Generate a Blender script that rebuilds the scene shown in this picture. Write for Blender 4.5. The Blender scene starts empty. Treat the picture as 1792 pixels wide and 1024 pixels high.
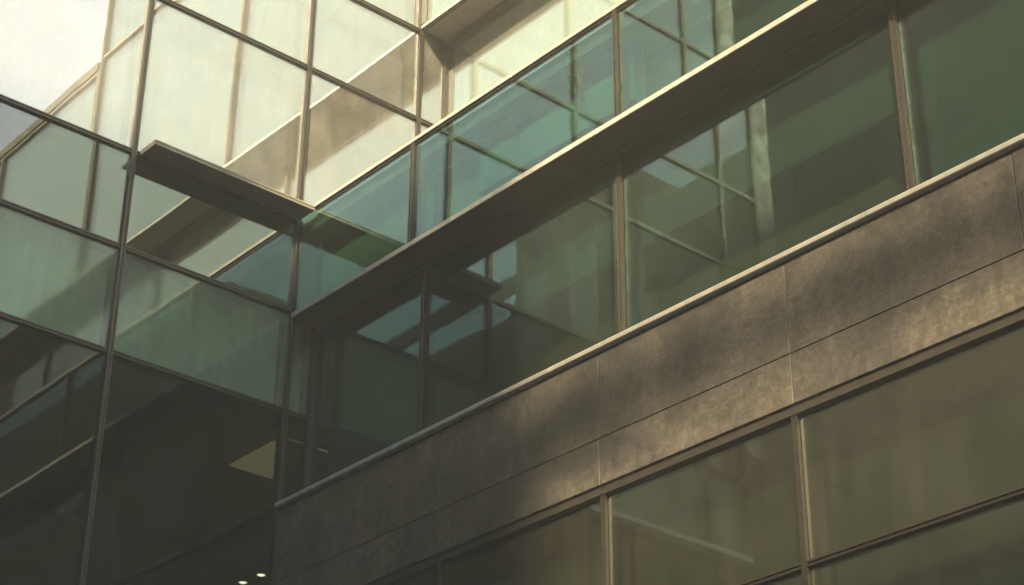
import bpy, bmesh, math, random
from mathutils import Vector, Matrix
random.seed(7)
rad = math.radians
sc = bpy.context.scene
col = sc.collection

# ------------------------------------------------------------------ camera
PITCH, YAW, ROLL, FPX = 28.48818641, 139.29099939, 0.4268219, 3306.2954
cam_d = bpy.data.cameras.new('camera')
cam = bpy.data.objects.new('camera', cam_d); col.objects.link(cam)
p, y, r = rad(PITCH), rad(YAW), rad(ROLL)
fw = Vector((math.cos(p)*math.cos(y), math.cos(p)*math.sin(y), math.sin(p)))
r0 = Vector((math.sin(y), -math.cos(y), 0)); u0 = r0.cross(fw)
rt = math.cos(r)*r0 + math.sin(r)*u0; up = -math.sin(r)*r0 + math.cos(r)*u0
M = Matrix((rt, up, -fw)).transposed().to_4x4()
M.translation = Vector((23.38333874, -15.29897409, 1.6))
cam.matrix_world = M
cam_d.sensor_width = 36.0
cam_d.lens = FPX/1792*36.0
cam_d.clip_end = 2000
sc.camera = cam

# ------------------------------------------------------------------ sky and sun
CLOUD = (26.0, 29.0, 32.0)
CLOUD_DULL = (2.0, 2.7, 3.1)
CLOUD_SUN = (21.0, 28.0, 32.0)
OB_H = 49.5
HAZE = 0.0045
SUN_AZ, SUN_EL = -48.0, 34.4          # mathematical azimuth (from +x towards +y)
world = bpy.data.worlds.new('World'); sc.world = world
world.use_nodes = True
wn = world.node_tree.nodes; wl = world.node_tree.links
bg = wn['Background']
sky = wn.new('ShaderNodeTexSky'); sky.sky_type = 'NISHITA'; sky.sun_disc = False
sky.sun_elevation = rad(SUN_EL); sky.sun_rotation = rad(90-SUN_AZ)
sky.altitude = 0; sky.air_density = 1.0; sky.dust_density = 5.0; sky.ozone_density = 1.0
# bright thin cloud drawn over the blue: soft noise on the view direction, brighter towards the sun
tcw = wn.new('ShaderNodeTexCoord'); cn_ = wn.new('ShaderNodeTexNoise'); wl.new(tcw.outputs['Generated'], cn_.inputs['Vector'])
cn_.inputs['Scale'].default_value = 2.6; cn_.inputs['Detail'].default_value = 6; cn_.inputs['Roughness'].default_value = .55
crw = wn.new('ShaderNodeValToRGB'); wl.new(cn_.outputs['Fac'], crw.inputs[0])
crw.color_ramp.elements[0].position = .30; crw.color_ramp.elements[0].color = (.55, .55, .55, 1)
crw.color_ramp.elements[1].position = .62; crw.color_ramp.elements[1].color = (1, 1, 1, 1)
# the cloud is a bright bank low over the east and a duller grey sheet elsewhere
dot = wn.new('ShaderNodeVectorMath'); dot.operation = 'DOT_PRODUCT'; wl.new(tcw.outputs['Generated'], dot.inputs[0])
dot.inputs[1].default_value = Vector((.78, .46, .45)).normalized()
bank = wn.new('ShaderNodeValToRGB'); wl.new(dot.outputs['Value'], bank.inputs[0])
bank.color_ramp.elements[0].position = .45; bank.color_ramp.elements[0].color = (*CLOUD_DULL, 1)
bank.color_ramp.elements[1].position = .97; bank.color_ramp.elements[1].color = (*CLOUD, 1)
sdot = wn.new('ShaderNodeVectorMath'); sdot.operation = 'DOT_PRODUCT'; wl.new(tcw.outputs['Generated'], sdot.inputs[0])
sdot.inputs[1].default_value = Vector((.68, -.56, .47)).normalized()
sbank = wn.new('ShaderNodeValToRGB'); wl.new(sdot.outputs['Value'], sbank.inputs[0])
sbank.color_ramp.elements[0].position = .72; sbank.color_ramp.elements[0].color = (0, 0, 0, 1)
sbank.color_ramp.elements[1].position = 1.0; sbank.color_ramp.elements[1].color = (*CLOUD_SUN, 1)
badd = wn.new('ShaderNodeMix'); badd.data_type = 'RGBA'; badd.blend_type = 'ADD'; badd.inputs[0].default_value = 1
wl.new(bank.outputs[0], badd.inputs[6]); wl.new(sbank.outputs[0], badd.inputs[7])
cmx = wn.new('ShaderNodeMix'); cmx.data_type = 'RGBA'; wl.new(crw.outputs[0], cmx.inputs[0])
wl.new(sky.outputs[0], cmx.inputs[6]); wl.new(badd.outputs[2], cmx.inputs[7])
wl.new(cmx.outputs[2], bg.inputs[0]); bg.inputs[1].default_value = 0.02
sun_d = bpy.data.lights.new('sun', 'SUN'); sun_d.energy = 5.0; sun_d.angle = rad(1.0)
sun_d.color = (1.0, 0.76, 0.44)
sun = bpy.data.objects.new('sun', sun_d); col.objects.link(sun)
sd = Vector((math.cos(rad(SUN_EL))*math.cos(rad(SUN_AZ)), math.cos(rad(SUN_EL))*math.sin(rad(SUN_AZ)), math.sin(rad(SUN_EL))))
sun.rotation_euler = sd.to_track_quat('Z', 'Y').to_euler(); sun.location = (30, -30, 60)
sc.view_settings.view_transform = 'Standard'; sc.view_settings.look = 'None'
sc.view_settings.exposure = 2.15; sc.view_settings.gamma = 1.0
cy = sc.cycles
cy.max_bounces = 10; cy.glossy_bounces = 6; cy.diffuse_bounces = 3; cy.transparent_max_bounces = 24
cy.transmission_bounces = 6; cy.volume_bounces = 1
cy.use_denoising = True
cy.sample_clamp_indirect = 8.0; cy.caustics_reflective = False; cy.caustics_refractive = False

# ------------------------------------------------------------------ materials
def newmat(name):
    m = bpy.data.materials.new(name); m.use_nodes = True
    nt = m.node_tree; nt.nodes.clear()
    out = nt.nodes.new('ShaderNodeOutputMaterial')
    return m, nt, out
def N(nt, t, **kw):
    n = nt.nodes.new(t)
    for k, v in kw.items(): setattr(n, k, v)
    return n
def pos(nt, scale=(1, 1, 1)):
    g = N(nt, 'ShaderNodeNewGeometry'); mp = N(nt, 'ShaderNodeMapping')
    nt.links.new(g.outputs['Position'], mp.inputs['Vector']); mp.inputs['Scale'].default_value = scale
    return mp.outputs[0]
def noise(nt, vec, scale, detail=4, rough=.55, dist=0):
    n = N(nt, 'ShaderNodeTexNoise'); nt.links.new(vec, n.inputs['Vector'])
    n.inputs['Scale'].default_value = scale; n.inputs['Detail'].default_value = detail
    n.inputs['Roughness'].default_value = rough; n.inputs['Distortion'].default_value = dist
    return n.outputs['Fac']
def ramp(nt, fac, stops):
    n = N(nt, 'ShaderNodeValToRGB'); nt.links.new(fac, n.inputs[0])
    cr = n.color_ramp
    while len(cr.elements) < len(stops): cr.elements.new(.5)
    for e, (q, c) in zip(cr.elements, stops):
        e.position = q; e.color = (*c, 1) if len(c) == 3 else c
    return n.outputs[0]
def g3(v): return (v, v, v)
def mul(nt, a, b, fac=1.0, mode='MULTIPLY'):
    n = N(nt, 'ShaderNodeMix', data_type='RGBA', blend_type=mode); n.inputs[0].default_value = fac
    nt.links.new(a, n.inputs[6]); nt.links.new(b, n.inputs[7]); return n.outputs[2]

def surf(name, colour, rough=.6, metal=0.0, var=.15, nscale=3.0, bump=.0, bscale=40, spec=.5, streak=0.0):
    m, nt, out = newmat(name)
    b = N(nt, 'ShaderNodeBsdfPrincipled'); nt.links.new(b.outputs[0], out.inputs[0])
    v = pos(nt)
    c = ramp(nt, noise(nt, v, nscale, 6, .6), [(.3, tuple(x*(1-var) for x in colour)), (.7, tuple(min(1, x*(1+var)) for x in colour))])
    if streak:
        s = ramp(nt, noise(nt, pos(nt, (5, 5, .35)), 1.6, 5, .6), [(.4, g3(1)), (.75, g3(1-streak))])
        c = mul(nt, c, s)
    nt.links.new(c, b.inputs['Base Color'])
    rr = ramp(nt, noise(nt, v, nscale*2.3, 5), [(.3, g3(rough*.8)), (.7, g3(min(1, rough*1.2)))])
    nt.links.new(rr, b.inputs['Roughness']); b.inputs['Metallic'].default_value = metal
    b.inputs['Specular IOR Level'].default_value = spec
    if bump:
        bn = N(nt, 'ShaderNodeBump'); bn.inputs['Strength'].default_value = bump; bn.inputs['Distance'].default_value = .01
        nt.links.new(noise(nt, v, bscale, 5, .65), bn.inputs['Height']); nt.links.new(bn.outputs[0], b.inputs['Normal'])
    return m

def stone(name, dark, light, warm):
    m, nt, out = newmat(name)
    b = N(nt, 'ShaderNodeBsdfPrincipled'); nt.links.new(b.outputs[0], out.inputs[0])
    oi = N(nt, 'ShaderNodeObjectInfo')
    v0 = pos(nt)
    add = N(nt, 'ShaderNodeVectorMath', operation='MULTIPLY_ADD')
    cmb = N(nt, 'ShaderNodeCombineXYZ'); 
    for i in range(3): nt.links.new(oi.outputs['Random'], cmb.inputs[i])
    nt.links.new(cmb.outputs[0], add.inputs[0]); add.inputs[1].default_value = (.8, .4, .6); nt.links.new(v0, add.inputs[2])
    v = add.outputs[0]
    c = ramp(nt, noise(nt, v, .55, 8, .62, .6), [(.34, dark), (.5, light), (.66, warm)])
    f = ramp(nt, noise(nt, v, 9, 8, .7, .4), [(.28, g3(.48)), (.72, g3(1.45))])
    c = mul(nt, c, f)
    f2 = ramp(nt, noise(nt, v, 24, 6, .75, .8), [(.3, g3(.70)), (.55, g3(1.0)), (.75, g3(1.45))])
    c = mul(nt, c, f2)
    # brushed scratches, slanting, and pale chips
    sm = N(nt, 'ShaderNodeMapping'); nt.links.new(v, sm.inputs[0]); sm.inputs['Rotation'].default_value = (0, .5, 0); sm.inputs['Scale'].default_value = (2.2, 2.2, 34)
    sc_ = ramp(nt, noise(nt, sm.outputs[0], 1.0, 5, .7, .6), [(.36, g3(.82)), (.58, g3(1.0)), (.70, g3(1.35))])
    c = mul(nt, c, sc_, .8)
    sp = ramp(nt, noise(nt, v, 48, 2, .6), [(.60, g3(1.0)), (.72, g3(1.9))])
    c = mul(nt, c, sp, .8)
    st = ramp(nt, noise(nt, pos(nt, (3.2, 3.2, .30)), 1.5, 6, .65), [(.42, g3(1.0)), (.72, g3(.62))])
    c = mul(nt, c, st, .7)
    # long scratches and mineral veins
    w = N(nt, 'ShaderNodeTexVoronoi', feature='DISTANCE_TO_EDGE'); w.inputs['Scale'].default_value = 1.1
    mp = N(nt, 'ShaderNodeMixRGB'); mp.inputs[0].default_value = .75
    nz = N(nt, 'ShaderNodeTexNoise'); nz.inputs['Scale'].default_value = 2.2; nz.inputs['Detail'].default_value = 6
    nt.links.new(v, nz.inputs['Vector']); nt.links.new(v, mp.inputs[1]); nt.links.new(nz.outputs['Color'], mp.inputs[2])
    nt.links.new(mp.outputs[0], w.inputs['Vector'])
    vn = ramp(nt, w.outputs['Distance'], [(0, g3(1.35)), (.006, g3(1.0))])
    c = mul(nt, c, vn, .5)
    nt.links.new(c, b.inputs['Base Color'])
    rr = ramp(nt, noise(nt, v, 5, 6), [(.3, g3(.42)), (.7, g3(.68))])
    nt.links.new(rr, b.inputs['Roughness'])
    bn = N(nt, 'ShaderNodeBump'); bn.inputs['Strength'].default_value = .35; bn.inputs['Distance'].default_value = .006
    nt.links.new(noise(nt, v, 26, 7, .7), bn.inputs['Height']); nt.links.new(bn.outputs[0], b.inputs['Normal'])
    return m

def glass(name, trans, refl, base, dirt=.05, dcol=(.3, .32, .28), wav=.05, rough=.012):
    """coated pane: tinted see-through glass under a coloured mirror coat, with a film of dust and rain streaks"""
    m, nt, out = newmat(name)
    tr = N(nt, 'ShaderNodeBsdfTransparent'); tr.inputs[0].default_value = (*trans, 1)
    gl = N(nt, 'ShaderNodeBsdfGlossy'); gl.inputs['Color'].default_value = (*refl, 1); gl.inputs['Roughness'].default_value = rough
    lw = N(nt, 'ShaderNodeLayerWeight'); lw.inputs['Blend'].default_value = .5
    fr = N(nt, 'ShaderNodeMath', operation='POWER'); nt.links.new(lw.outputs['Facing'], fr.inputs[0]); fr.inputs[1].default_value = 4.0
    ma = N(nt, 'ShaderNodeMath', operation='MULTIPLY_ADD'); nt.links.new(fr.outputs[0], ma.inputs[0])
    ma.inputs[1].default_value = 1-base; ma.inputs[2].default_value = base; ma.use_clamp = True
    mx = N(nt, 'ShaderNodeMixShader'); nt.links.new(ma.outputs[0], mx.inputs[0])
    nt.links.new(tr.outputs[0], mx.inputs[1]); nt.links.new(gl.outputs[0], mx.inputs[2])
    oi = N(nt, 'ShaderNodeObjectInfo'); cmb = N(nt, 'ShaderNodeCombineXYZ')
    for i in range(3): nt.links.new(oi.outputs['Random'], cmb.inputs[i])
    vm = N(nt, 'ShaderNodeVectorMath', operation='MULTIPLY_ADD'); nt.links.new(cmb.outputs[0], vm.inputs[0])
    vm.inputs[1].default_value = (37, 23, 51); nt.links.new(pos(nt), vm.inputs[2])
    v = vm.outputs[0]
    bn = N(nt, 'ShaderNodeBump'); bn.inputs['Strength'].default_value = wav; bn.inputs['Distance'].default_value = .02
    nt.links.new(noise(nt, v, .9, 1.5, .4), bn.inputs['Height']); nt.links.new(bn.outputs[0], gl.inputs['Normal'])
    df = N(nt, 'ShaderNodeBsdfDiffuse'); df.inputs[0].default_value = (*dcol, 1)
    st = N(nt, 'ShaderNodeMapping'); nt.links.new(v, st.inputs[0]); st.inputs['Scale'].default_value = (4, 4, .3)
    d1 = noise(nt, st.outputs[0], 1.4, 6, .65); d2 = noise(nt, v, 1.1, 6, .6); d3 = noise(nt, v, 55, 3, .7)
    s = N(nt, 'ShaderNodeMath', operation='MULTIPLY'); nt.links.new(d1, s.inputs[0]); nt.links.new(d2, s.inputs[1])
    s2 = N(nt, 'ShaderNodeMath', operation='MULTIPLY'); nt.links.new(s.outputs[0], s2.inputs[0]); nt.links.new(d3, s2.inputs[1])
    dr = ramp(nt, s2.outputs[0], [(.03, g3(dirt*.35)), (.28, g3(min(1, dirt*2.4)))])
    m2 = N(nt, 'ShaderNodeMixShader'); nt.links.new(dr, m2.inputs[0])
    nt.links.new(mx.outputs[0], m2.inputs[1]); nt.links.new(df.outputs[0], m2.inputs[2])
    nt.links.new(m2.outputs[0], out.inputs[0])
    return m

def emit(name, colour, strength):
    m, nt, out = newmat(name)
    e = N(nt, 'ShaderNodeEmission'); e.inputs[0].default_value = (*colour, 1); e.inputs[1].default_value = strength
    nt.links.new(e.outputs[0], out.inputs[0]); return m

MAT = dict(
    bronze=surf('brown_bronze_metal', (.028, .0255, .023), .5, .2, .2, 6, .05),
    dark=surf('dark_metal', (.035, .033, .030), .5, .2, .25, 4, .05),
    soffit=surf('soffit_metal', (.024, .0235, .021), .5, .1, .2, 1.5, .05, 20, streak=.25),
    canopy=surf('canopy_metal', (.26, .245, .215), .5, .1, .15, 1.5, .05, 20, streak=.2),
    trim=surf('pale_trim_metal', (.42, .425, .41), .45, .1, .12, 5, .03, streak=.25),
    stone=stone('dark_stone', (.045, .0455, .0445), (.092, .088, .080), (.155, .143, .120)),
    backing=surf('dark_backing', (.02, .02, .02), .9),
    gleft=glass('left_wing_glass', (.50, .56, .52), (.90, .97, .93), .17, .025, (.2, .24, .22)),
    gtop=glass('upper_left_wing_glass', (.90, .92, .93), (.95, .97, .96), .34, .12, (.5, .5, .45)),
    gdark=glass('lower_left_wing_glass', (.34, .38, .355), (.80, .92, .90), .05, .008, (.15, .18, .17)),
    gspan=glass('frosted_spandrel_glass', (.66, .78, .71), (.85, .95, .90), .09, .14, (.36, .41, .37), .05, .05),
    gright=glass('green_glass', (.54, .70, .67), (.70, .92, .88), .085, .022, (.14, .18, .165)),
    gupper=glass('pale_green_glass', (.93, .98, .96), (.92, .97, .94), .14, .10, (.5, .52, .47)),
    glow=glass('lower_storey_glass', (.50, .58, .46), (.84, .90, .84), .28, .05, (.25, .245, .20), .05, .03),
    span=surf('grey_green_spandrel', (.66, .70, .62), .8, 0, .15, 1.2, streak=.15),
    teal=surf('teal_spandrel', (.07, .125, .115), .8, 0, .2, .8, streak=.2),
    blind=surf('teal_blind_fabric', (.045, .075, .066), .9, 0, .12, 2.0, .1, 300, streak=.1),
    pale=surf('pale_blind_fabric', (.38, .49, .55), .9, 0, .08, 1.0, .1, 300),
    olive=surf('olive_blind_fabric', (.22, .24, .21), .9, 0, .06, 1.0, .1, 300),
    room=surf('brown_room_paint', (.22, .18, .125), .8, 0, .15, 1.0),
    wood=surf('brown_partition_board', (.13, .058, .025), .8, 0, .15, 1.0),
    corner=surf('light_teal_blind_fabric', (.10, .20, .175), .9, 0, .1, 1.5, .1, 300, streak=.1),
    shade=surf('green_blind_fabric', (.03, .07, .055), .9, 0, .12, 2.0, .1, 300, streak=.1),
    sage=surf('sage_blind_fabric', (.14, .17, .11), .9, 0, .12, 1.2, .1, 300, streak=.1),
    sky=surf('pale_blue_blind_fabric', (.13, .25, .26), .9, 0, .12, 1.2, .1, 300, streak=.1),
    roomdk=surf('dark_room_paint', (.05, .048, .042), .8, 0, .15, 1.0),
    cream=surf('cream_blind_fabric', (.26, .305, .36), .9, 0, .05, .6, .1, 300, streak=.04),
    warm=surf('warm_ceiling_board', (.55, .45, .30), .8, 0, .08, 2.0),
    palecol=surf('pale_column_panel', (.17, .18, .165), .6, 0, .08, 1.2, streak=.1),
    conc=surf('grey_concrete', (.20, .195, .18), .85, 0, .2, 1.2, .2, 30, streak=.3),
    brick=surf('dark_facade_stone', (.07, .062, .05), .8, 0, .25, .5, .1, 12, streak=.35),
    ground=surf('plaza_paving', (.16, .155, .145), .85, 0, .2, .6, .1, 20),
    lamp=emit('lamp_glow', (1, .84, .58), 2.2),
    ceilglow=emit('lit_ceiling_glow', (1, .70, .36), .14),  # lit look of the ceiling board as emission, no lamp there
)

# ------------------------------------------------------------------ geometry helpers
class MB:
    def __init__(s): s.bm = bmesh.new()
    def box(s, x0, x1, y0, y1, z0, z1):
        vs = [s.bm.verts.new(q) for q in ((x0,y0,z0),(x1,y0,z0),(x1,y1,z0),(x0,y1,z0),(x0,y0,z1),(x1,y0,z1),(x1,y1,z1),(x0,y1,z1))]
        for f in ((0,3,2,1),(4,5,6,7),(0,1,5,4),(1,2,6,5),(2,3,7,6),(3,0,4,7)): s.bm.faces.new([vs[i] for i in f])
        return s
    def prism(s, prof, axis, a0, a1):
        """extrude a closed 2-D outline along x ('x': outline is (y,z)), y ('y': outline is (x,z)) or z ('z': (x,y))"""
        def P(q, a): return {'x': (a, q[0], q[1]), 'y': (q[0], a, q[1]), 'z': (q[0], q[1], a)}[axis]
        A = [s.bm.verts.new(P(q, a0)) for q in prof]; B = [s.bm.verts.new(P(q, a1)) for q in prof]
        n = len(prof)
        s.bm.faces.new(A); s.bm.faces.new(B[::-1])
        for i in range(n): s.bm.faces.new([A[i], B[i], B[(i+1) % n], A[(i+1) % n]])
        return s
    def lathe(s, prof, cx, cy_, n=24):
        rings = [[s.bm.verts.new((cx+r_*math.cos(2*math.pi*k/n), cy_+r_*math.sin(2*math.pi*k/n), z)) for k in range(n)] for r_, z in prof]
        for a, b in zip(rings, rings[1:]):
            for k in range(n): s.bm.faces.new([a[k], a[(k+1) % n], b[(k+1) % n], b[k]])
        s.bm.faces.new(rings[0]); s.bm.faces.new(rings[-1][::-1]); return s
    def bevel(s, w):
        bmesh.ops.bevel(s.bm, geom=list(s.bm.edges), offset=w, segments=1, affect='EDGES'); return s
    def build(s, name, m, parent=None):
        bmesh.ops.recalc_face_normals(s.bm, faces=s.bm.faces)
        me = bpy.data.meshes.new(name)
        if parent is not None:
            top = parent
            off = Vector(parent['_o']) if '_o' in parent else Vector((0, 0, 0))
            bmesh.ops.translate(s.bm, verts=s.bm.verts, vec=-off)
        s.bm.to_mesh(me); s.bm.free(); me.materials.append(MAT[m])
        o = bpy.data.objects.new(name, me); col.objects.link(o)
        if parent is not None:
            o.parent = parent
            if '_o' in parent: o['_o'] = list(parent['_o'])
        return o
def box(name, m, parent, x0, x1, y0, y1, z0, z1, bev=0):
    b = MB().box(x0, x1, y0, y1, z0, z1)
    if bev: b.bevel(bev)
    return b.build(name, m, parent)
def thing(name, label, cat, loc, group=None):
    o = bpy.data.objects.new(name, None); col.objects.link(o); o.location = loc
    o['label'] = label; o['category'] = cat; o['_o'] = list(loc)
    if group: o['group'] = group
    return o
def structure(o): o['kind'] = 'structure'; return o

def tilt(o, axis, amt=.12):
    """real glazing never sits perfectly flat: turn a pane by a fraction of a degree about its middle"""
    me = o.data; c = sum((v.co for v in me.vertices), Vector())/len(me.vertices)
    a = rad(random.uniform(-amt, amt)); b = rad(random.uniform(-amt, amt))
    R_ = Matrix.Rotation(a, 4, 'Z') @ Matrix.Rotation(b, 4, axis)
    me.transform(Matrix.Translation(c) @ R_ @ Matrix.Translation(-c)); return o

# ------------------------------------------------------------------ ground
g = MB().box(-300, 300, -300, 300, -.3, 0).build('ground', 'ground'); structure(g)

# ------------------------------------------------------------------ left wing: curtain wall in the plane x = 0
LW = thing('office_building', 'tall curtain wall wing of pale mirrored panes in a brown mullion grid', 'building', (-6, -4, 0))
YS = [-12.0, -10.78, -9.66, -6.44, -3.22, 0.0, 2.47, 3.13]
ZS = [0.2, 3.6, 7.2, 10.3, 14.42, 16.24, 18.0, 21.15, 23.15, 26.4, 29.6, 32.8, 36.0]
def vmull(y_, z0, z1):
    w = .042
    b = MB()
    b.prism([(.0, y_-w), (.055, y_-w), (.055, y_-w*.38), (.035, y_-w*.38), (.035, y_+w*.38), (.055, y_+w*.38), (.055, y_+w), (.0, y_+w)], 'z', z0, z1)
    b.box(-.13, -.034, y_-.04, y_+.04, z0, z1)
    return b.build('mullion', 'bronze', LW)
def htran(z_, y0, y1):
    w = .036
    b = MB()
    b.prism([(.0, z_-w), (.045, z_-w), (.045, z_-w*.35), (.028, z_-w*.35), (.028, z_+w*.35), (.045, z_+w*.35), (.045, z_+w), (.0, z_+w)], 'y', y0, y1)
    b.box(-.17, -.034, y0, y1, z_-.035, z_+.035)
    return b.build('transom', 'bronze', LW)
for yy in YS[1:]:
    lo = 0.0
    if yy > .4: lo = 18.1
    vmull(yy, lo, 36.2)
for z_ in ZS:
    for a, b_ in zip(YS[1:], YS[2:]):
        if z_ < 18.05 and a >= 0:
            if a == 0.0 and z_ > 12.9 and z_ < 16.1: htran(z_, .045, .49)
            continue
        htran(z_, a+.045, b_-.045)
for i, (z0, z1) in enumerate(zip(ZS, ZS[1:])):
    for a, b_ in zip(YS[1:], YS[2:]):
        if a > 0 and z1 < 18.2: continue
        m = 'gleft'
        bb = b_
        if a == 0 and z1 < 18.2: bb = .5
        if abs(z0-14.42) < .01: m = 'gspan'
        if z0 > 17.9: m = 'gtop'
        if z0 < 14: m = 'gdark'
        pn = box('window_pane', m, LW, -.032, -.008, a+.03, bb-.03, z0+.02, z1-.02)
        tilt(pn, 'Y', .22)
        if abs(z0-14.42) < .01:
            box('backing_panel', 'span', LW, -.30, -.27, a+.05, bb-.05, z0+.05, z1-.05)
# pale corner column at the far end of the wing, solid rear body, slabs and rooms
box('corner_column', 'bronze', LW, -.4, .06, -11.3, -10.82, 0, 16.85)
box('corner_column', 'palecol', LW, -.4, .06, -11.3, -10.82, 16.87, 36.2)
box('roof', 'conc', LW, -12, .1, -11.3, 3.2, 36.25, 36.7)
box('rear_wall', 'conc', LW, -12.3, -12, -11.3, 12, 0, 36.2)
box('end_wall', 'stone', LW, -12, -.41, -11.3, -11.0, 0, 36.2)
for z_ in (3.6, 7.2, 10.8, 14.4, 17.98, 21.12, 24.9, 28.5, 32.1):
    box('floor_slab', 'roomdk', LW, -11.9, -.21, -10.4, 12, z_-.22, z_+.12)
for yy in (-6.44, -2.3):
    for z0, z1 in ((0, 3.3), (3.8, 6.9), (7.4, 10.5), (11, 14.1), (14.6, 17.7), (18.2, 20.8), (21.3, 24.6), (25.1, 28.2), (28.7, 31.8), (32.3, 36.2)):
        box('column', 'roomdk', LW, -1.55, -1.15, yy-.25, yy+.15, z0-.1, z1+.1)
box('interior_wall', 'room', LW, -6.2, -6.0, -10.4, 12, .2, 36.1)
box('transom_trim', 'trim', LW, .058, .10, -10.8, -6.5, 14.52, 14.62)
# canopy ledge over the bay next to the corner
cn = MB().prism([(.062, 17.965), (.488, 17.965), (.50, 17.975), (.50, 18.045), (.062, 18.06)], 'y', -3.12, -.012).build('canopy', 'canopy', LW)
box('canopy_trim', 'canopy', cn, .505, .512, -3.12, -.03, 18.02, 18.05)

# ceiling recess behind the dark pane, glowing in place of the light on it
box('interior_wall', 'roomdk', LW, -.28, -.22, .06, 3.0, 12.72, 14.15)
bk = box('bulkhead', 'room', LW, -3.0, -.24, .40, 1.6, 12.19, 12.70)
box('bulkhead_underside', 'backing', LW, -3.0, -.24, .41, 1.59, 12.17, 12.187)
wr = box('ceiling_panel', 'ceilglow', LW, -1.75, -.22, .03+.1, 2.6, 14.07, 14.10)

# ------------------------------------------------------------------ right wing
RW = thing('office_building', 'wing of green glass storeys above a dark stone band with pale ledges', 'building', (8, 6, 0))
XE = 24.0
XS3 = [0.0, .8, 4.06, 7.33, 10.58, 13.85, 17.1, 20.4, 23.7]
# stone band
for x0, x1 in zip(XS3, XS3[1:]):
    a = x0+.007 if x0 > 0 else .004
    for z0, z1 in ((10.86, 11.493), (11.507, 12.69)):
        box('stone_panel', 'stone', RW, a, x1-.007, 0, .045, z0, z1, .004)
box('backing_wall', 'backing', RW, .004, XE, .05, .30, 10.9, 12.7)
cop = [.004, 3.2, 7.55, 11.9, 16.3, 20.6, XE]
for x0, x1 in zip(cop, cop[1:]):
    prof = [(-.055, 12.735), (-.07, 12.75), (-.07, 12.80), (-.055, 12.822), (.47, 12.85), (.47, 12.735)]
    MB().prism(prof, 'x', x0+.005, x1-.005).build('coping', 'trim', RW)
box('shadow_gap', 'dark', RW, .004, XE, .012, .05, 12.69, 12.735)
# recessed windows
WX = [.0, 2.95, 7.33, 12.18, 16.6, 21.0]
def wmull(x_, yf, z0, z1, out=.06, deep=.22, w=.04, m='bronze'):
    b = MB()
    b.prism([(x_-w, yf), (x_-w, yf-out), (x_-w*.4, yf-out), (x_-w*.4, yf-out+.02), (x_+w*.4, yf-out+.02), (x_+w*.4, yf-out), (x_+w, yf-out), (x_+w, yf)], 'z', z0, z1)
    b.box(x_-.04, x_+.04, yf+.034, yf+deep, z0, z1)
    return b.build('mullion', m, RW)
box('corner_post', 'dark', RW, .012, .10, .42, .62, 12.86, 16.08)
for x_ in WX[1:]: wmull(x_, .5, 12.86, 16.08, .05, .22, .045)
for x0, x1 in zip(WX, WX[1:]):
    pn = box('window_pane', 'gright', RW, x0+(.10 if x0 == 0 else .03), x1-.03, .51, .534, 12.84, 16.06)
    tilt(pn, 'X', .08)
box('window_head', 'dark', RW, .012, XE, .44, .50, 16.03, 16.09)
for x0, x1 in zip([.012, 3.03, 7.36, 11.7, 16.0, 20.4], [3.03, 7.36, 11.7, 16.0, 20.4, XE]):
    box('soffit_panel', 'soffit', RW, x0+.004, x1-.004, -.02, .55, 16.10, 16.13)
    box('ledge_trim', 'trim', RW, x0+.003, x1-.003, -.04, -.021, 16.095, 16.175)
# glazed parapet box between the two rails
PX = [.0, 3.2, 7.83, 12.4, 17.0, 21.6]
for x_ in PX[1:]: wmull(x_, .0, 16.18, 17.99, .05, .18, .035)
for x0, x1 in zip(PX, PX[1:]):
    pn = box('parapet_pane', 'gright', RW, x0+.03, x1-.03, .008, .032, 16.14, 18.0)
    tilt(pn, 'X', .08)
for x0, x1 in zip([.52, 5.6, 10.9, 16.2], [5.6, 10.9, 16.2, XE]):
    box('rail', 'trim', RW, x0, x1-.006, -.045, .10, 18.005, 18.075, .006)
box('rail_shade_strip', 'dark', RW, .52, XE, -.012, .05, 17.97, 18.004)  # dark strip standing in for the shade under the rail
box('terrace_slab', 'conc', RW, .0, XE, .11, 12, 17.72, 17.99)
def pipe(pts, r_, m='dark'):
    b = MB(); rings = []
    P = [Vector(q) for q in pts]
    for i, q in enumerate(P):
        d = (P[min(i+1, len(P)-1)]-P[max(i-1, 0)]).normalized(); a = d.cross(Vector((0, 1, .01))).normalized(); c = d.cross(a)
        rings.append([b.bm.verts.new(q+r_*(math.cos(k*math.pi/5)*a+math.sin(k*math.pi/5)*c)) for k in range(10)])
    for u, v in zip(rings, rings[1:]):
        for k in range(10): b.bm.faces.new([u[k], u[(k+1) % 10], v[(k+1) % 10], v[k]])
    return b.build('pipe', m, RW)
pipe([(4.35, .30, 17.85), (4.6, .30, 17.72), (5.1, .30, 17.68), (5.3, .30, 17.60), (5.36, .30, 17.40)], .035)
pipe([(5.6, .28, 17.9), (5.9, .28, 17.74), (6.6, .28, 17.70), (6.75, .28, 17.62), (6.8, .28, 17.3)], .03)
pipe([(6.3, .34, 17.8), (7.6, .34, 17.74)], .06, 'conc')
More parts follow.
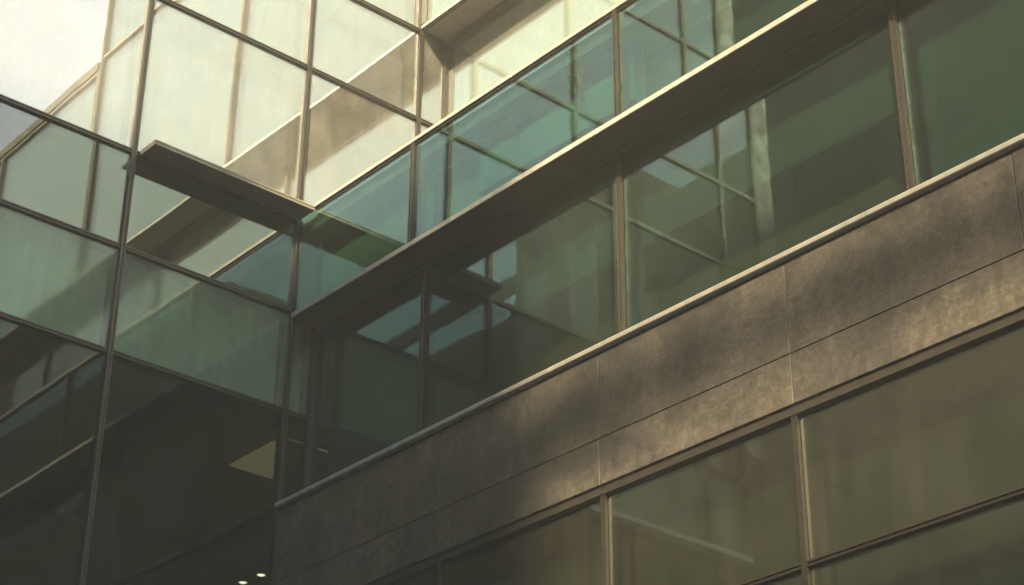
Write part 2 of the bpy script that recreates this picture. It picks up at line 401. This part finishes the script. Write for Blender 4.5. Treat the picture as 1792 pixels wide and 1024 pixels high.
# upper recessed storey
UX = [.0, 5.2, 10.4, 15.6, 20.8]
box('corner_post', 'bronze', RW, .012, .06, 3.05, 3.2, 18.0, 23.15)
for x_ in UX[1:]: wmull(x_, 3.13, 18.0, 23.14, .05, .2, .04)
for x0, x1 in zip(UX, UX[1:]):
    pn = box('window_pane', 'gupper', RW, x0+.06, x1-.03, 3.14, 3.164, 18.0, 23.12)
    tilt(pn, 'X', .08)
box('window_head', 'dark', RW, .012, XE, 3.03, 3.13, 23.08, 23.15)
for x0, x1 in zip([.06, .72, 5.2, 10.4, 15.6], [.72, 5.2, 10.4, 15.6, XE]):
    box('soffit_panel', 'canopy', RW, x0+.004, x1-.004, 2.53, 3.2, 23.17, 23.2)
box('ledge_dark_strip', 'dark', RW, .06, XE, 2.47, 2.525, 23.15, 23.22)  # dark metal strip at the soffit edge, behind the pale trim
box('ledge_trim', 'trim', RW, .06, XE, 2.44, 2.468, 23.18, 23.24)
# projecting glass above, tall part up to x = 13.2 and a lower part beyond
def upper_glass(x0, x1, z0, z1, n, zs):
    st = (x1-x0)/n
    for k in range(n):
        for a, b_ in zip(zs, zs[1:]):
            box('window_pane', 'gupper', RW, x0+k*st+.03, x0+(k+1)*st-.03, 2.5, 2.524, a+.03, b_-.03)
            box('backing_panel', 'pale', RW, x0+k*st+.08, x0+(k+1)*st-.08, 2.62, 2.64, a+.05, b_-.05)  # pale sheet added behind the glass to brighten it in reflections
    for k in range(n+1): wmull(x0+k*st+(.05 if k == 0 else -.05 if k == n else 0), 2.49, z0, z1, m='palecol')
    for z_ in zs[1:]: box('transom', 'bronze', RW, x0+.1, x1-.1, 2.44, 2.6, z_-.035, z_+.035)
upper_glass(.06, 13.2, 23.27, 36, 2, [23.27, 29.6, 36])
upper_glass(13.2, XE, 23.27, 29.3, 2, [23.27, 29.2])
box('roof', 'conc', RW, 0, 13.2, 2.4, 12, 36.0, 36.4)
box('roof', 'conc', RW, 13.25, XE, 2.4, 12, 29.26, 29.5)
box('side_wall', 'stone', RW, 13.15, 13.3, 2.7, 12, 29.5, 36)
box('end_wall', 'stone', RW, XE, XE+.3, .1, 12, 0, 29.2)
box('rear_wall', 'conc', RW, 0, XE, 12, 12.3, 0, 36)
for z_ in (26.4, 29.6, 32.8):
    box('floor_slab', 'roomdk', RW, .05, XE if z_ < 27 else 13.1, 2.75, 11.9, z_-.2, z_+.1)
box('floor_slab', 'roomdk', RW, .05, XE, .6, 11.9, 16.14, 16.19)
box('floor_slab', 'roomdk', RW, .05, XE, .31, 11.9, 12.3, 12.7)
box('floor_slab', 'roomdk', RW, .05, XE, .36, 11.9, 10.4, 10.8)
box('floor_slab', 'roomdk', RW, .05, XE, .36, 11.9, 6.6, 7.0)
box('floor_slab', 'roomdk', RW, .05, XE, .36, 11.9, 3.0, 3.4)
box('interior_wall', 'room', RW, .05, XE, 5.0, 5.2, .1, 23.0)
for x_ in (2.9, 7.4, 12.2, 16.6): 
    box('column', 'room', RW, x_-.2, x_+.2, 2.2, 2.6, 12.7, 16.13)
box('partition', 'wood', RW, .05, XE, 1.3, 1.4, 12.72, 16.12)
# lower storeys
LX = [.0, .8, 4.06, 7.335, 10.53, 13.75, 17.0, 20.3, 23.6]
box('window_head', 'dark', RW, .004, XE, .03, .14, 10.74, 10.855)
for x_ in LX[1:]: wmull(x_, .09, .1, 10.74, .05, .2, .04)
LZ = [.2, 3.2, 5.4, 7.15, 8.93, 10.72]
for x0, x1 in zip(LX, LX[1:]):
    for z0, z1 in zip(LZ, LZ[1:]):
        pn = box('window_pane', 'glow', RW, x0+.03, x1-.03, .10, .124, z0+.02, z1-.02)
        tilt(pn, 'X', .08)
        if z1 < 10.7 :
            b = MB(); w = .036; yf = .09
            b.prism([(yf, z1-w), (yf-.045, z1-w), (yf-.045, z1-w*.35), (yf-.028, z1-w*.35), (yf-.028, z1+w*.35), (yf-.045, z1+w*.35), (yf-.045, z1+w), (yf, z1+w)], 'x', x0+.042, x1-.042)
            b.box(x0+.042, x1-.042, yf+.036, yf+.16, z1-.03, z1+.03)
            b.build('transom', 'bronze', RW)

# ------------------------------------------------------------------ blinds
def roller_blind(x0, x1, y_, ztop, zbot, m, label, group, name='roller_blind'):
    t = thing(name, label, 'blind', ((x0+x1)/2, y_, zbot), group)
    b = MB().box(x0, x1, y_, y_+.006, zbot, ztop); b.build('fabric', m, t)
    box('bottom_bar', 'dark', t, x0, x1, y_-.012, y_+.018, zbot-.035, zbot)
    return t
gb = 'teal roller blinds behind the middle storey windows'
roller_blind(.14, 2.88, .80, 16.1, 12.75, 'corner', 'dark teal blind drawn fully down in the narrow window beside the corner', gb)
roller_blind(3.02, 7.26, .80, 16.1, 14.62, 'blind', 'half raised teal blind behind the window left of the long dark pane', gb)
roller_blind(7.40, 12.1, .80, 16.1, 14.62, 'blind', 'half raised teal blind behind the longest window above the stone band', gb)
roller_blind(12.26, 16.5, .80, 16.1, 12.75, 'blind', 'teal blind drawn fully down in the window at the upper right edge', gb)
gq = 'blinds behind the glazed parapet'
for x0, x1, yb, z0, m, lb in ((.08, 3.12, .50, 16.2, 'sage', 'sage green blind behind the parapet pane touching the inner corner'),
                       (3.28, 7.75, .62, 16.2, 'sage', 'sage green blind lying behind the pale blue blind of the parapet glass'),
                       (4.3, 7.7, .45, 16.75, 'sky', 'pale blue blind drawn low behind the parapet pane'),
                       (7.92, 12.3, .62, 16.2, 'shade', 'dark green blind behind the parapet pane at the top edge'),
                       (8.0, 12.25, .45, 17.35, 'teal', 'short teal blind behind the parapet pane at the top edge'),
                       (12.5, 16.9, .50, 16.2, 'shade', 'dark green blind outside the upper right corner of the view')):
    roller_blind(x0, x1, yb, 17.92, z0, m, lb, gq)
gp = 'pale roller blinds behind the upper storey windows'
roller_blind(.12, 5.1, 3.24, 23.06, 18.0, 'pale', 'pale blind filling the bright upper window beside the inner corner', gp)
roller_blind(5.3, 10.3, 3.24, 23.06, 18.0, 'pale', 'pale blind at the top edge of the picture above the thin rail', gp)
gc = 'cream blinds behind the upper panes of the mirrored wing'
def side_blind(y0, y1, z0, z1, label):
    t = thing('roller_blind', label, 'blind', (-.4, (y0+y1)/2, z0), gc)
    box('fabric', 'cream', t, -.42, -.414, y0, y1, z0, z1)
    box('bottom_bar', 'dark', t, -.432, -.402, y0, y1, z0-.035, z0)
for y0, y1, z0, z1, lb in (
        (-3.15, -.07, 18.24, 21.0, 'cream blind drawn down just above the projecting canopy'),
        (-6.37, -3.29, 18.24, 21.0, 'cream blind behind the brightest pane at the upper left corner'),
        (-3.15, -.07, 21.3, 24.5, 'cream blind at the top edge left of the tall corner mullion'),
        (.07, 2.40, 21.3, 24.5, 'cream blind behind the white pane left of the inner corner')):
    side_blind(y0, y1, z0, z1, lb)
go = 'olive roller blinds behind the lowest storey windows'
for x0, x1, lb in ((4.1, 7.28, 'olive blind in the low window under the darkest stone panels'),
                   (7.38, 10.48, 'olive blind in the low window crossed by a pale diagonal line'),
                   (10.58, 13.7, 'olive blind in the low window at the lower right edge')):
    roller_blind(x0, x1, .55, 10.5, 7.1, 'olive', lb, go)

# ------------------------------------------------------------------ downlights under the lower floor of the left wing
def downlight(x_, y_, z_, label):
    t = thing('ceiling_light', label, 'light', (x_, y_, z_), 'small downlights in the dark ceiling')
    MB().lathe([(.02, z_), (.085, z_), (.10, z_-.012), (.10, z_-.02), (.075, z_-.02), (.07, z_-.005)], x_, y_, 24).build('trim_ring', 'trim', t)
    MB().lathe([(.06, z_-.004), (.062, z_-.012), (.03, z_-.03), (.008, z_-.034)], x_, y_, 20).build('bulb', 'lamp', t)
    return t

downlight(-1.31, .63, 12.168, 'lit downlight nearer the stone corner at the bottom edge')
downlight(-1.81, .61, 12.168, 'lit downlight farther from the stone corner at the bottom edge')

# ------------------------------------------------------------------ buildings across the court, out of view: mirrored in the glass, rooflines shape the sun
def block(root, x0, x1, y0, y1, h, face, nw, nh, z0=3.0):
    box('wall', 'brick', root, x0, x1, y0, y1, 0, h)
    for i in range(nw):
        for k in range(nh):
            zz0 = z0 + k*(h-z0-2)/nh; zz1 = zz0 + (h-z0-2)/nh*.6
            if face == 'y':
                w = (x1-x0)/nw; a = x0+i*w+w*.2; b_ = x0+i*w+w*.8
                f = MB().box(a, b_, y1, y1+.08, zz0, zz1).build('window', 'bronze', root)
                box('pane', 'glow', f, a+.1, b_-.1, y1+.081, y1+.1, zz0+.1, zz1-.1)
            else:
                w = (y1-y0)/nw; a = y0+i*w+w*.2; b_ = y0+i*w+w*.8
                f = MB().box(x1, x1+.08, a, b_, zz0, zz1).build('window', 'bronze', root)
                box('pane', 'glow', f, x1+.081, x1+.1, a+.1, b_-.1, zz0+.1, zz1-.1)
OB = thing('stone_building', 'unseen brown stone block opposite, roofline shaped for the sun, mirrored dark in the lower panes', 'building', (40, -46, 0))
block(OB, -6, 18, -52, -40.02, 58, 'y', 3, 6)
block(OB, 18.02, 35, -52, -40, OB_H, 'y', 4, 6)
block(OB, 35.02, 42, -52, -40.02, 54, 'y', 2, 6)
block(OB, 42.02, 70, -52, -40.02, 45.4, 'y', 4, 5)
box('sun_slit_screen', 'brick', OB, 42.02, 70, -40.6, -40.01, 48.8, 49.5)  # added beam over a slit that throws a sun band onto the stone
for x_ in (42.4, 62, 69.4): box('sun_slit_post', 'bronze', OB, x_-.3, x_+.3, -41.2, -40.62, 45.4, 49.5)
SB = thing('stone_building', 'taller brown stone block, unseen, added to darken the panes at the bottom left corner', 'building', (110, -46, 0))
block(SB, 70.02, 150, -56, -40.01, 60, 'y', 10, 8)  # added to keep bright sky out of the lower left reflections
block(SB, 36, 70, -70, -54.5, 58.5, 'y', 4, 7)  # added behind the slit to hide the sky in mirrored views
NB = thing('stone_building', 'dark stone neighbour mirrored in the windows right of the pale strip', 'building', (-14, -30, 0))
box('wall', 'backing', NB, -20, -8.06, -60, -14, 0, 60)
for i in range(8):
    for k in range(9):
        box('stone_panel', 'brick', NB, -8.05, -8.0, -14-4*(i+1)+.02, -14-4*i-.02, 12+3.4*k+.02, 12+3.4*(k+1)-.02)

# ------------------------------------------------------------------ warm evening haze filling the court
hz = bpy.data.meshes.new('haze'); hb = MB().box(-306, 306, -306, 306, -1.4, 62).bm; hb.to_mesh(hz); hb.free()
ho = bpy.data.objects.new('haze', hz); col.objects.link(ho); ho['kind'] = 'stuff'
hm, hnt, hout = newmat('haze_air')
pv = N(hnt, 'ShaderNodeVolumePrincipled'); hnt.links.new(pv.outputs[0], hout.inputs['Volume'])
pv.inputs['Color'].default_value = (.86, .83, .76, 1); pv.inputs['Density'].default_value = HAZE; pv.inputs['Anisotropy'].default_value = .2
hz.materials.append(hm)
